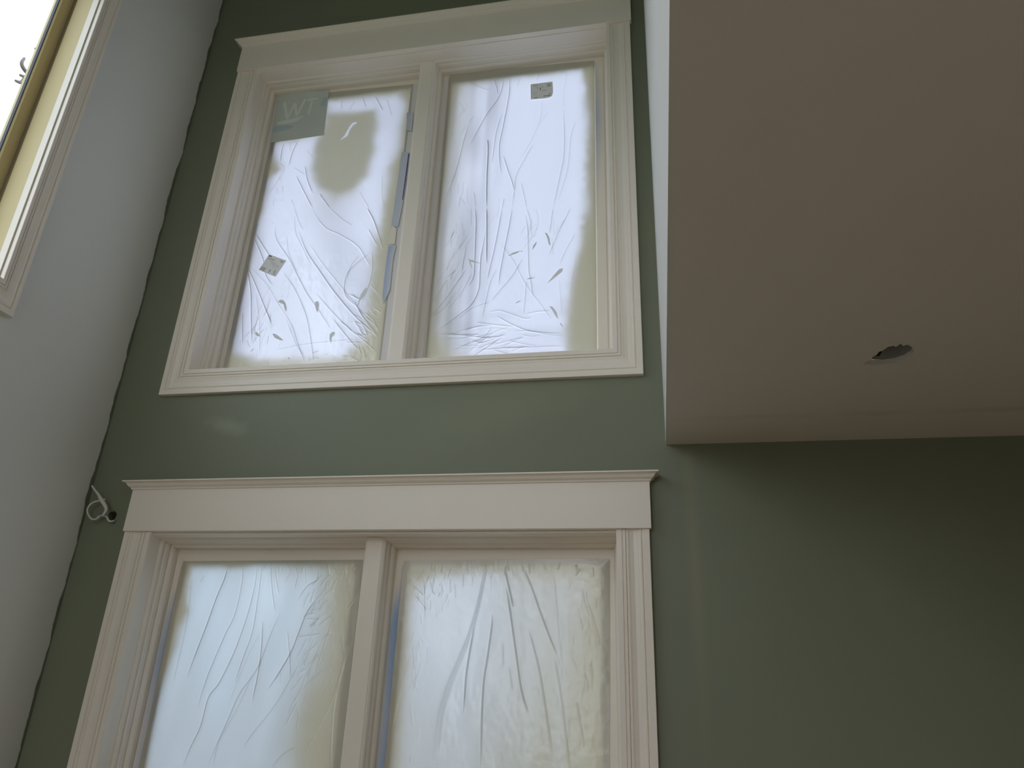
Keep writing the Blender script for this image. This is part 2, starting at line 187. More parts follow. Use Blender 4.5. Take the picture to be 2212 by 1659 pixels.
# ------------------------------------------------------------------ materials
def newmat(name):
    m = bpy.data.materials.new(name); m.use_nodes = True
    n = m.node_tree.nodes; n.clear()
    out = n.new('ShaderNodeOutputMaterial')
    return m, m.node_tree, out
def paint(name, col, rough=0.5, var=0.04, scale=3.0, bump=0.02, bscale=220, spec=0.35, col2=None):
    m, t, out = newmat(name)
    p = t.nodes.new('ShaderNodeBsdfPrincipled')
    p.inputs['Roughness'].default_value = rough
    p.inputs['Specular IOR Level'].default_value = spec
    tc = t.nodes.new('ShaderNodeTexCoord')
    no = t.nodes.new('ShaderNodeTexNoise'); no.inputs['Scale'].default_value = scale; no.inputs['Detail'].default_value = 4
    g = t.nodes.new('ShaderNodeNewGeometry')
    t.links.new(g.outputs['Position'], no.inputs['Vector'])
    mx = t.nodes.new('ShaderNodeMix'); mx.data_type = 'RGBA'
    c2 = col2 or tuple(c*(1-var*2) for c in col)
    mx.inputs['A'].default_value = (*c2, 1); mx.inputs['B'].default_value = (*[min(1, c*(1+var)) for c in col], 1)
    t.links.new(no.outputs['Fac'], mx.inputs['Factor'])
    t.links.new(mx.outputs['Result'], p.inputs['Base Color'])
    nb = t.nodes.new('ShaderNodeTexNoise'); nb.inputs['Scale'].default_value = bscale
    t.links.new(g.outputs['Position'], nb.inputs['Vector'])
    bp = t.nodes.new('ShaderNodeBump'); bp.inputs['Strength'].default_value = bump; bp.inputs['Distance'].default_value = 0.002
    t.links.new(nb.outputs['Fac'], bp.inputs['Height']); t.links.new(bp.outputs[0], p.inputs['Normal'])
    t.links.new(p.outputs[0], out.inputs[0])
    return m, t, p, mx, g
def node_math(t, op, a, b=None, c=None):
    n = t.nodes.new('ShaderNodeMath'); n.operation = op
    for i, v in enumerate((a, b, c)):
        if v is None: continue
        if isinstance(v, (int, float)): n.inputs[i].default_value = v
        else: t.links.new(v, n.inputs[i])
    return n.outputs[0]
def sstep(t, v, lo, hi):
    n = t.nodes.new('ShaderNodeMapRange'); n.interpolation_type = 'SMOOTHSTEP'
    n.inputs['From Min'].default_value = lo; n.inputs['From Max'].default_value = hi
    t.links.new(v, n.inputs['Value']); return n.outputs['Result']

TRIM, *_ = paint('trim_paint', TRIM_C, rough=0.38, var=0.015, scale=5, bump=0.01, bscale=90, spec=0.4)
M_CREAM, *_ = paint('bare_primed_wood', (0.64, 0.53, 0.29), rough=0.6, var=0.03, scale=6)
M_DARKGAP, *_ = paint('dark_gasket', (0.05, 0.055, 0.075), rough=0.6)
M_GROOVESHADE, *_ = paint('groove_shade_brown', (0.24, 0.19, 0.11), rough=0.7)  # shade of the groove beside the sash, put into a dark brown
M_CEIL, tC, pC, mxC, gC = paint('ceiling_paint', CEIL_C, rough=0.8, var=0.03, scale=1.6, bump=0.05, bscale=180, spec=0.15)
M_WHITEWALL, tW, pW, mxW, gW = paint('left_wall_primer', LWALL_C, rough=0.75, var=0.03, scale=1.3, bump=0.05, bscale=160, spec=0.15)
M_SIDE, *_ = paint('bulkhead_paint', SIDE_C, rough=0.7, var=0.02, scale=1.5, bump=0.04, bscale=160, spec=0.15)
M_GREEN, tG, pG, mxG, gG = paint('sage_wall_paint', GREEN_C, rough=0.48, var=0.05, scale=1.7, bump=0.05, bscale=150, spec=0.3)
M_FLOOR, *_ = paint('subfloor', FLOOR_C, rough=0.7, var=0.08, scale=4)
M_WHITEPL, *_ = paint('white_plastic', (0.62, 0.60, 0.55), rough=0.5)
M_BLACK, *_ = paint('dark_cavity', (0.015, 0.014, 0.012), rough=0.9)
M_GREY, *_ = paint('grey_plaster', (0.42, 0.44, 0.43), rough=0.8, var=0.1, scale=30)
M_BARK, *_ = paint('bark', (0.16, 0.14, 0.13), rough=0.9, var=0.2, scale=20)
M_GRASS, *_ = paint('grass_ground', (0.16, 0.19, 0.13), rough=0.9, var=0.2, scale=0.3)

# touch-up patches on the sage wall (lighter flat paint rubbed over the finish)
def patch_mask(t, g, cx, cz, rx_, rz_, ang, soft, nscale=9.0, namp=0.9):
    s = t.nodes.new('ShaderNodeSeparateXYZ'); t.links.new(g.outputs['Position'], s.inputs[0])
    dx = node_math(t, 'SUBTRACT', s.outputs['X'], cx); dz = node_math(t, 'SUBTRACT', s.outputs['Z'], cz)
    ca, sa = math.cos(ang), math.sin(ang)
    u = node_math(t, 'MULTIPLY_ADD', dx, ca, node_math(t, 'MULTIPLY', dz, sa))
    v = node_math(t, 'MULTIPLY_ADD', dx, -sa, node_math(t, 'MULTIPLY', dz, ca))
    u = node_math(t, 'POWER', node_math(t, 'ABSOLUTE', node_math(t, 'DIVIDE', u, rx_)), 2)
    v = node_math(t, 'POWER', node_math(t, 'ABSOLUTE', node_math(t, 'DIVIDE', v, rz_)), 2)
    r = node_math(t, 'SQRT', node_math(t, 'ADD', u, v))
    no = t.nodes.new('ShaderNodeTexNoise'); no.inputs['Scale'].default_value = nscale; no.inputs['Detail'].default_value = 5
    t.links.new(g.outputs['Position'], no.inputs['Vector'])
    r = node_math(t, 'MULTIPLY_ADD', no.outputs['Fac'], namp, r)
    return sstep(t, r, 1.0+namp*0.5+soft*0.5, 1.0+namp*0.5-soft)
def add_patch(t, p, g, base_out, col, mask, amount):
    mx = t.nodes.new('ShaderNodeMix'); mx.data_type = 'RGBA'
    t.links.new(base_out, mx.inputs['A']); mx.inputs['B'].default_value = (*col, 1)
    t.links.new(node_math(t, 'MULTIPLY', mask, amount), mx.inputs['Factor'])
    t.links.new(mx.outputs['Result'], p.inputs['Base Color'])
    return mx.outputs['Result']
LG = tuple(min(1, c*1.7) for c in GREEN_C)
bo = mxG.outputs['Result']
bo = add_patch(tG, pG, gG, bo, LG, patch_mask(tG, gG, -1.60, 2.585, 0.085, 0.035, -0.25, 0.9, 14.0, 1.6), 0.42)
bo = add_patch(tG, pG, gG, bo, LG, patch_mask(tG, gG, -0.55, 2.60, 0.30, 0.10, 0.2, 1.0), 0.16)
bo = add_patch(tG, pG, gG, bo, (LG[0]*1.15, LG[1], LG[2]*0.8), patch_mask(tG, gG, 0.115, 2.05, 0.022, 0.42, 0.0, 1.2, 5, 1.0), 0.20)
# the sage paint lapped unevenly round the corner on to the primer of the left wall
s = tW.nodes.new('ShaderNodeSeparateXYZ'); tW.links.new(gW.outputs['Position'], s.inputs[0])
n1 = tW.nodes.new('ShaderNodeTexNoise'); n1.inputs['Scale'].default_value = 3.6; n1.inputs['Detail'].default_value = 5; n1.inputs['Roughness'].default_value = 0.55
cz = tW.nodes.new('ShaderNodeCombineXYZ'); tW.links.new(s.outputs['Z'], cz.inputs['Z']); tW.links.new(cz.outputs[0], n1.inputs['Vector'])
edge = node_math(tW, 'MULTIPLY_ADD', n1.outputs['Fac'], 0.075, s.outputs['Y'])
add_patch(tW, pW, gW, mxW.outputs['Result'], tuple(c*0.9 for c in GREEN_C), sstep(tW, edge, 0.0225, 0.0265), 1.0)
# plasterboard joint on the low ceiling
sC = tC.nodes.new('ShaderNodeSeparateXYZ'); tC.links.new(gC.outputs['Position'], sC.inputs[0])
band = node_math(tC, 'ABSOLUTE', node_math(tC, 'ADD', sC.outputs['Y'], 0.235))
bm_ = sstep(tC, band, 0.03, 0.008)
nC = tC.nodes.new('ShaderNodeTexNoise'); nC.inputs['Scale'].default_value = 3.5; tC.links.new(gC.outputs['Position'], nC.inputs['Vector'])
add_patch(tC, pC, gC, mxC.outputs['Result'], tuple(c*0.72 for c in CEIL_C), node_math(tC, 'MULTIPLY', bm_, sstep(tC, nC.outputs['Fac'], 0.25, 0.55)), 0.35)

def glass_mat():
    m, t, out = newmat('window_glass')
    tr = t.nodes.new('ShaderNodeBsdfTransparent'); tr.inputs['Color'].default_value = (0.93, 0.96, 0.97, 1)
    gl = t.nodes.new('ShaderNodeBsdfGlossy'); gl.inputs['Roughness'].default_value = 0.03
    lw_ = t.nodes.new('ShaderNodeLayerWeight'); lw_.inputs['Blend'].default_value = 0.5
    pw = t.nodes.new('ShaderNodeMath'); pw.operation = 'POWER'; pw.inputs[1].default_value = 5.0
    t.links.new(lw_.outputs['Facing'], pw.inputs[0])
    fr = t.nodes.new('ShaderNodeMath'); fr.operation = 'MULTIPLY_ADD'; fr.inputs[1].default_value = 0.6; fr.inputs[2].default_value = 0.03
    t.links.new(pw.outputs[0], fr.inputs[0])
    mx = t.nodes.new('ShaderNodeMixShader')
    t.links.new(fr.outputs[0], mx.inputs[0]); t.links.new(tr.outputs[0], mx.inputs[1]); t.links.new(gl.outputs[0], mx.inputs[2])
    t.links.new(mx.outputs[0], out.inputs[0]); return m
M_GLASS = glass_mat()

def film_mat(name, clear):
    m, t, out = newmat(name)
    a = t.nodes.new('ShaderNodeAttribute'); a.attribute_name = 'overspray'
    f = t.nodes.new('ShaderNodeAttribute'); f.attribute_name = 'fold_shading'
    # transmission of the thin film: doubled folds, plus painted highlights and broad shading
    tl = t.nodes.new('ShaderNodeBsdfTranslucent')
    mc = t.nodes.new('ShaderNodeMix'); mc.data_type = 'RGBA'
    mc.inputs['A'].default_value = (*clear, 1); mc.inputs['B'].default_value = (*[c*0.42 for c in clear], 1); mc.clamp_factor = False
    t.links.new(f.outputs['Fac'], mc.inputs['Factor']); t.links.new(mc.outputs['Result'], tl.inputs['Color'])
    df = t.nodes.new('ShaderNodeBsdfDiffuse'); df.inputs['Color'].default_value = (0.80, 0.82, 0.86, 1)
    m0 = t.nodes.new('ShaderNodeMixShader'); m0.inputs[0].default_value = 0.22
    t.links.new(tl.outputs[0], m0.inputs[1]); t.links.new(df.outputs[0], m0.inputs[2])
    # dried cream paint mist
    pd = t.nodes.new('ShaderNodeBsdfDiffuse'); pd.inputs['Color'].default_value = (*MIST_C, 1)
    pt = t.nodes.new('ShaderNodeBsdfTranslucent'); pt.inputs['Color'].default_value = MIST_T
    m1 = t.nodes.new('ShaderNodeMixShader'); m1.inputs[0].default_value = 0.30
    t.links.new(pd.outputs[0], m1.inputs[1]); t.links.new(pt.outputs[0], m1.inputs[2])
    m2 = t.nodes.new('ShaderNodeMixShader')
    t.links.new(a.outputs['Fac'], m2.inputs[0]); t.links.new(m0.outputs[0], m2.inputs[1]); t.links.new(m1.outputs[0], m2.inputs[2])
    gl = t.nodes.new('ShaderNodeBsdfGlossy'); gl.inputs['Roughness'].default_value = 0.22
    gn = t.nodes.new('ShaderNodeTexNoise'); gn.inputs['Scale'].default_value = 38; gn.inputs['Detail'].default_value = 3
    g = t.nodes.new('ShaderNodeNewGeometry'); t.links.new(g.outputs['Position'], gn.inputs['Vector'])
    bp = t.nodes.new('ShaderNodeBump'); bp.inputs['Strength'].default_value = 0.25; bp.inputs['Distance'].default_value = 0.004
    t.links.new(gn.outputs['Fac'], bp.inputs['Height']); t.links.new(bp.outputs[0], gl.inputs['Normal'])
    m3 = t.nodes.new('ShaderNodeMixShader'); m3.inputs[0].default_value = 0.07
    t.links.new(m2.outputs[0], m3.inputs[1]); t.links.new(gl.outputs[0], m3.inputs[2])
    t.links.new(m3.outputs[0], out.inputs[0]); return m
M_FILM_UP = film_mat('masking_film', FILM_UP)
M_FILM_LOW = film_mat('dimmed_masking_film', FILM_LOW)  # same film, the weaker daylight of the lower panes put into its colour
M_FILM_LOW_L = film_mat('dimmed_masking_film_wide', FILM_LOW_L)  # same film again, dimmed and bluer for the lower left pane

def tape_mat():
    """blue masking tape with cream spray mist over part of it"""
    m, t, out = newmat('blue_masking_tape')
    p = t.nodes.new('ShaderNodeBsdfPrincipled'); p.inputs['Roughness'].default_value = 0.6
    a = t.nodes.new('ShaderNodeAttribute'); a.attribute_name = 'overspray'
    mx = t.nodes.new('ShaderNodeMix'); mx.data_type = 'RGBA'
    mx.inputs['A'].default_value = (0.17, 0.34, 0.66, 1); mx.inputs['B'].default_value = (*TRIM_C, 1)
    t.links.new(a.outputs['Fac'], mx.inputs['Factor']); t.links.new(mx.outputs['Result'], p.inputs['Base Color'])
    t.links.new(p.outputs[0], out.inputs[0]); return m
M_TAPE = tape_mat()
M_PAPER, *_ = paint('label_paper', (0.90, 0.91, 0.93), rough=0.6, var=0.03, scale=60)
M_PRINT, *_ = paint('label_print', (0.24, 0.26, 0.28), rough=0.6)
M_PRINT2, *_ = paint('label_grey_print', (0.58, 0.61, 0.60), rough=0.6)
M_BLUELAB, *_ = paint('misted_blue_label', (0.56, 0.60, 0.56), rough=0.6, var=0.06, scale=9)
M_BLUELAB2, *_ = paint('misted_label_letters', (0.68, 0.73, 0.68), rough=0.6)
M_BLUELAB3, *_ = paint('misted_label_blue_band', (0.43, 0.51, 0.57), rough=0.6)
M_TEAR, *_ = paint('torn_flap', (0.86, 0.88, 0.92), rough=0.6)
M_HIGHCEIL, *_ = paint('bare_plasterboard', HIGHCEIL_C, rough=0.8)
M_SLIT, *_ = paint('dark_blue_tape_edge', (0.05, 0.06, 0.30), rough=0.6)

# ------------------------------------------------------------------ room shell
XL, ZC, XS, ZT = -2.118, 2.466, 0.0445, 5.45
XR = 4.2
HOLE_C = (-2.0024, 2.2385)
def circle(cx, cz, r, n=14, jag=0.0, seed=1):
    rn = random.Random(seed)
    return [(cx+math.cos(2*math.pi*i/n)*r*(1+rn.uniform(-jag, jag)), cz+math.sin(2*math.pi*i/n)*r*(1+rn.uniform(-jag, jag))) for i in range(n)]
WIN = {'upper': dict(zb=2.722, zh=4.434, zht=4.593, headin=0.010), 'lower': dict(zb=0.46, zh=2.178, zht=2.3335, headin=0.024)}
OX0, OX1 = -1.84, -0.10
wall = plate('wall_back', rect(XL-0.2, XR, 0.0, ZT),
             [rect(OX0, OX1, WIN['upper']['zb']+0.09, WIN['upper']['zh']+0.015),
              rect(OX0, OX1, WIN['lower']['zb']+0.09, WIN['lower']['zh']+0.0),
              circle(HOLE_C[0], HOLE_C[1]+0.002, 0.019, 14, 0.10)], 0.17, back_T, M_GREEN)
tag(wall, 'sage green painted wall around the two stacked white windows', 'wall', kind='structure')
LW = dict(y1=-0.655, y0=-2.30, z0=2.885, z1=4.44)
holes = [rect(LW['y0']-0.015, LW['y1']+0.015, LW['z0']-0.015, LW['z1']+0.015)]
for (yc, ww, zc, hh) in LEFT_PORTALS[1:]: holes.append(rect(yc-ww/2, yc+ww/2, zc-hh/2, zc+hh/2))
lw = plate('wall_left', rect(BACK_Y, 0.0, 0.0, ZT), holes, 0.18, left_T, M_WHITEWALL)
tag(lw, 'pale grey primed wall left of the sage wall', 'wall', kind='structure')
bh = [rect(xc-ww/2, xc+ww/2, zc-hh/2, zc+hh/2) for (xc, ww, zc, hh) in BACK_PORTALS]
bw = plate('wall_front', rect(XL-0.2, XR, 0.0, ZT), bh, -0.17, lambda a, d, b: (a, BACK_Y+d, b), M_WHITEWALL)
tag(bw, 'wall behind the viewer', 'wall', kind='structure')
v, f = box_vf((XR, BACK_Y, 0), (XR+0.15, 0.17, ZC+0.2))
tag(mesh_obj('wall_right', v, f, M_GREEN), 'far right wall under the low ceiling', 'wall', kind='structure')
# low ceiling with its ragged hole
RC = (0.580, -0.639)
rh = [(0.530,-0.590),(0.537,-0.604),(0.545,-0.613),(0.543,-0.628),(0.550,-0.640),(0.551,-0.657),(0.558,-0.664),(0.565,-0.683),(0.577,-0.688),(0.583,-0.680),(0.590,-0.698),(0.597,-0.684),(0.607,-0.690),
      (0.620,-0.676),(0.632,-0.655),(0.633,-0.628),(0.624,-0.604),(0.606,-0.588),(0.580,-0.580),(0.552,-0.581)]
low = plate('ceiling', rect(XS+0.014, XR, BACK_Y, 0.0), [rh], 0.014, lambda a, d, b: (a, b, ZC+d), M_CEIL)
tag(low, 'low plaster ceiling with a ragged hole, right of the tall space', 'ceiling', kind='structure')
v, f = box_vf((XS, BACK_Y, ZC), (XS+0.014, 0.0, ZT))
side = mesh_obj('wall_bulkhead', v, f, M_SIDE)
tag(side, 'pale wall rising from the edge of the low ceiling', 'wall', kind='structure')
v, f = box_vf((XL-0.2, BACK_Y, ZT), (XR, 0.2, ZT+0.1))
tag(mesh_obj('ceiling_upper', v, f, M_HIGHCEIL), 'high ceiling above the tall space', 'ceiling', kind='structure')
v, f = box_vf((XL-0.2, BACK_Y-0.2, -0.12), (XR+0.15, 0.2, 0.0))
tag(mesh_obj('floor', v, f, M_FLOOR), 'bare floor below the windows', 'floor', kind='structure')
v, f = box_vf((-60, -60, -0.6), (60, 60, -0.45))
tag(mesh_obj('ground', v, f, M_GRASS), 'grass ground outside the house', 'ground', kind='structure')

# metal can above the ragged hole
box = empty('junction_can', (RC[0], RC[1], ZC+0.014))
n = 28; rings = []
for (r_, h_) in ((0.055, 0.0), (0.057, 0.03), (0.055, 0.062), (0.040, 0.070), (0.0005, 0.071)):
    rings.append([(RC[0]+math.cos(2*math.pi*i/n)*r_*1.05, RC[1]+math.sin(2*math.pi*i/n)*r_*1.08, ZC+0.0145+h_) for i in range(n)])
v, f = loft(rings, True, False)
mesh_obj('can_body', v, f, M_GREY, box, smooth=True)
def tube(name, pts, r, mat, parent=None, res=8, smooth=True, radii=None, closed=False):
    P = [Vector(p) for p in pts]
    # catmull subdivision
    Q, RR = [], []
    N = len(P)
    for i in range(N-1):
        p0, p1, p2, p3 = P[max(i-1, 0)], P[i], P[i+1], P[min(i+2, N-1)]
        for k in range(6):
            s_ = k/6.0
            Q.append(0.5*((2*p1)+(p2-p0)*s_+(2*p0-5*p1+4*p2-p3)*s_**2+(3*p1-p0-3*p2+p3)*s_**3))
            RR.append((radii[i]*(1-s_)+radii[i+1]*s_) if radii else r)
    Q.append(P[-1]); RR.append(radii[-1] if radii else r)
    rings = []; up = Vector((0.3, 0.2, 1)).normalized()
    for i, q in enumerate(Q):
        d = (Q[min(i+1, len(Q)-1)]-Q[max(i-1, 0)]).normalized()
        a = d.cross(up).normalized(); b = d.cross(a).normalized(); 
        rings.append([tuple(q+(a*math.cos(2*math.pi*j/res)+b*math.sin(2*math.pi*j/res))*RR[i]) for j in range(res)])
    v, f = loft(rings, True, True)
    return mesh_obj(name, v, f, mat, parent, smooth=smooth)
tube('wire', [(0.597,-0.640,ZC+0.078),(0.590,-0.648,ZC+0.05),(0.600,-0.655,ZC+0.03),(0.592,-0.668,ZC+0.022),(0.600,-0.672,ZC+0.03),(0.604,-0.655,ZC+0.05)], 0.003, M_BLACK, box)
v, f = box_vf((0.562, -0.612, ZC+0.02), (0.572, -0.590, ZC+0.062)); mesh_obj('slot', v, f, M_BLACK, box)
v, f = box_vf((0.545, -0.650, ZC+0.016), (0.556, -0.600, ZC+0.06)); mesh_obj('slot', v, f, M_BLACK, box)
tag(box, 'grey round can with a black wire inside the ceiling hole', 'junction box')

# ------------------------------------------------------------------ window joinery
CW = 0.107
CAS = [(0, 0), (0, -.017), (.0015, -.020), (.0205, -.020), (.0225, -.0155), (.0245, -.0155), (.0275, -.0190), (.0315, -.0190), (.0345, -.0150),
       (.040, -.0150), (.052, -.0130), (.064, -.0150), (.070, -.0170), (.0715, -.0125), (.0755, -.0125), (.0785, -.0175), (.0825, -.0175),
       (.0845, -.0125), (.0880, -.0125), (.0895, -.0170), (.1055, -.0170), (.107, -.0150), (.107, 0)]
def casing_side(T, sgn, xo, zb, zt, parent, cw=CW, cwb=CW):
    k = cw/CW; kb = cwb/CW
    r1 = [T(xo+sgn*i*k, d, zb+i*kb) for i, d in CAS]; r2 = [T(xo+sgn*i*k, d, zt) for i, d in CAS]
    v, f = loft([r1, r2], True, True); o = mesh_obj('casing', v, f, TRIM, parent); return o
def casing_bottom(T, x0, x1, zb, parent, cw=CW, cwb=CW):
    k = cw/CW; kb = cwb/CW
    r1 = [T(x0+i*k, d, zb+i*kb) for i, d in CAS]; r2 = [T(x1-i*k, d, zb+i*kb) for i, d in CAS]
    v, f = loft([r1, r2], True, True); return mesh_obj('casing', v, f, TRIM, parent)
def ring_profile(name, T, x0, x1, z0, z1, prof, parent, mat, ktop=1.0, kside=1.0):
    """closed rectangular sweep; prof = list of (inset, depth), a closed section"""
    cs = []
    for (sx_, sz_, X, Z) in ((1, 1, x0, z0), (-1, 1, x1, z0), (-1, -1, x1, z1), (1, -1, x0, z1)):
        kt = ktop if sz_ < 0 else 1.0
        cs.append([T(X+sx_*i*kside, d, Z+sz_*i*kt) for i, d in prof])
    cs.append(cs[0]); m = len(prof)
    V = [p for r in cs[:4] for p in r]; F = []
    for i in range(4):
        for j in range(m):
            k = (j+1) % m
            F.append((i*m+j, i*m+k, ((i+1) % 4)*m+k, ((i+1) % 4)*m+j))
    return mesh_obj(name, V, F, mat, parent)
STOP = [(0, .058), (.005, .060), (.009, .064), (.009, .074), (.005, .078), (.009, .083), (.012, .087), (.013, .104), (.009, .108), (.016, .112), (.021, .117), (.024, .124), (.024, .1465), (-.006, .1465), (-.006, .058)]
def crown(T, x0, x1, zt, d0, parent):
    prof = [(0.0, -0.002), (0.004, 0.0), (0.0055, 0.0045), (0.0085, 0.0075), (0.0125, 0.0095), (0.0135, 0.0115), (0.0155, 0.0125), (0.0165, 0.0155), (0.0195, 0.0195), (0.0245, 0.0225),
            (0.0285, 0.0235), (0.0300, 0.0240), (0.0300, 0.0285), (0.0, 0.0285)]
    back = 0.0
    rings = [[T(x0-o, back, zt+h) for o, h in prof], [T(x0-o, d0-o, zt+h) for o, h in prof],
             [T(x1+o, d0-o, zt+h) for o, h in prof], [T(x1+o, back, zt+h) for o, h in prof]]
    v, f = loft(rings, False, False); m = len(prof)
    f.append(tuple(range(m))); f.append(tuple(3*m+j for j in range(m)))
    return mesh_obj('crown_moulding', v, f, TRIM, parent)
def back_window(name, key, label):
    W_ = WIN[key]; zb, zh, zht = W_['zb'], W_['zh'], W_['zht']; T = back_T
    w = empty(name, (-0.968, 0, zb)); tag(w, label, 'window', kind='structure')
    X0, X1 = -1.918, -0.0195
    casing_side(T, 1, X0, zb, zh, w); casing_side(T, -1, X1, zb, zh, w); casing_bottom(T, X0, X1, zb, w)
    v, f = box_vf((X0-0.002, -0.028, zh), (X1+0.006, 0, zht)); mesh_obj('header_board', v, f, TRIM, w, bevel=0.0015)
    crown(T, X0-0.002, X1+0.006, zht, -0.028, w)
    jt = zh-0.008 if key == 'lower' else zh-0.003
    jx0, jx1, jz0 = -1.8185, -0.1185, zb+CW-0.006
    ring_profile('jamb', T, jx0, jx1, jz0, jt, [(0, -.002), (0, .150), (-.016, .150), (-.016, 0.001), (-.004, -.002)], w, TRIM)
    v, f = box_vf((-1.0, 0.056, jz0), (-0.943, 0.160, jt)); mesh_obj('mullion', v, f, TRIM, w, bevel=0.002)
    for (a, b) in ((jx0, -1.0), (-0.943, jx1)):
        ring_profile('stop', T, a, b, jz0, jt, STOP, w, TRIM, ktop=W_['headin']/0.024)
        sx0, sx1, sz0, sz1 = a+0.024, b-0.024, jz0+0.024, jt-W_['headin']
        s_ = ring_profile('sash', T, sx0, sx1, sz0, sz1, [(0, .1462), (.0005, .146), (.046, .146), (.052, .152), (.052, .170), (-.010, .170), (-.010, .1475)], w, TRIM)
        v, f = box_vf((sx0+0.048, 0.157, sz0+0.048), (sx1-0.048, 0.162, sz1-0.048)); mesh_obj('glass', v, f, M_GLASS, s_)
    return w
back_window('window_1', 'upper', 'upper white double window masked with plastic film, high on the sage wall')
back_window('window_2', 'lower', 'lower white double window masked with plastic film, below the first')

# side window of the left wall
T = left_T
w3 = empty('window_3', (XL, -1.45, 2.78)); tag(w3, 'tall unmasked window in the pale left wall with bare cream jamb', 'window', kind='structure')
y1o, y0o, zbo = -0.573, -2.385, 2.781
casing_side(T, -1, y1o, zbo, 4.44, w3, 0.077, 0.107); casing_side(T, 1, y0o, zbo, 4.44, w3, 0.077, 0.107)
casing_bottom(T, y0o, y1o, zbo, w3, 0.077, 0.107)
v, f = box_vf((XL, y0o, 4.44), (XL+0.028, y1o, 4.60)); mesh_obj('header_board', v, f, TRIM, w3, bevel=0.0015)
crown(T, y0o, y1o, 4.60, -0.028, w3)
jy0, jy1, jz0, jz1 = LW['y0'], LW['y1'], LW['z0'], LW['z1']
ring_profile('jamb', T, jy0, jy1, jz0, jz1, [(0, .003), (0, .030), (-.015, .030), (-.015, .003)], w3, TRIM)
tag(ring_profile('jamb_liner', T, jy0, jy1, jz0, jz1, [(0, .0302), (0, .108), (-.015, .108), (-.015, .0302)], w3, M_CREAM), 'bare cream wood jamb')
ring_profile('weather_gap', T, jy0, jy1, jz0, jz1, [(-.004, .108), (-.004, .132), (-.015, .132), (-.015, .108)], w3, M_GROOVESHADE)
s3 = ring_profile('sash', T, jy0, jy1, jz0, jz1, [(.001, .131), (.040, .131), (.044, .137), (.044, .165), (-.003, .165), (-.003, .131)], w3, M_CREAM)
tag(s3, 'bare cream sash')
ring_profile('gasket', T, jy0+.044, jy1-.044, jz0+.044, jz1-.044, [(0, .1375), (.0035, .1375), (.0035, .150), (0, .150)], s3, M_DARKGAP)
v, f = box_vf((XL-.149, jy0+.045, jz0+.045), (XL-.143, jy1-.045, jz1-.045)); mesh_obj('glass', v, f, M_GLASS, s3)

# ------------------------------------------------------------------ masking films
def dist_poly(px, pz, poly):
    """signed distance (negative inside)"""
    P = np.array(poly); Q = np.roll(P, -1, axis=0)
    best = np.full(px.shape, 1e9); inside = np.zeros(px.shape, bool)
    for (ax, az), (bx, bz) in zip(P, Q):
        dx, dz = bx-ax, bz-az; L2 = dx*dx+dz*dz+1e-12
        t_ = np.clip(((px-ax)*dx+(pz-az)*dz)/L2, 0, 1)
        d = np.hypot(px-ax-t_*dx, pz-az-t_*dz); best = np.minimum(best, d)
        c = ((az > pz) != (bz > pz)) & (px < (bx-ax)*(pz-az)/(bz-az+1e-12)+ax)
        inside ^= c
    return np.where(inside, -best, best)
def smooth_line(pts, n=8):
    P = [np.array(p) for p in pts]; N = len(P); Q = []
    for i in range(N-1):
        p0, p1, p2, p3 = P[max(i-1, 0)], P[i], P[i+1], P[min(i+2, N-1)]
        for k in range(n):
            s_ = k/n
            Q.append(0.5*((2*p1)+(p2-p0)*s_+(2*p0-5*p1+4*p2-p3)*s_**2+(3*p1-p0-3*p2+p3)*s_**3))
    Q.append(P[-1]); return np.array(Q)
def vnoise(px, pz, sx_, sz_, seed):
    rn = np.random.RandomState(seed); G = rn.rand(64, 64)
    u, v_ = px*sx_, pz*sz_; iu, iv = np.floor(u).astype(int), np.floor(v_).astype(int)
    fu, fv = u-iu, v_-iv; fu = fu*fu*(3-2*fu); fv = fv*fv*(3-2*fv)
    g = lambda a, b: G[a % 64, b % 64]
    return (g(iu, iv)*(1-fu)+g(iu+1, iv)*fu)*(1-fv)+(g(iu, iv+1)*(1-fu)+g(iu+1, iv+1)*fu)*fv
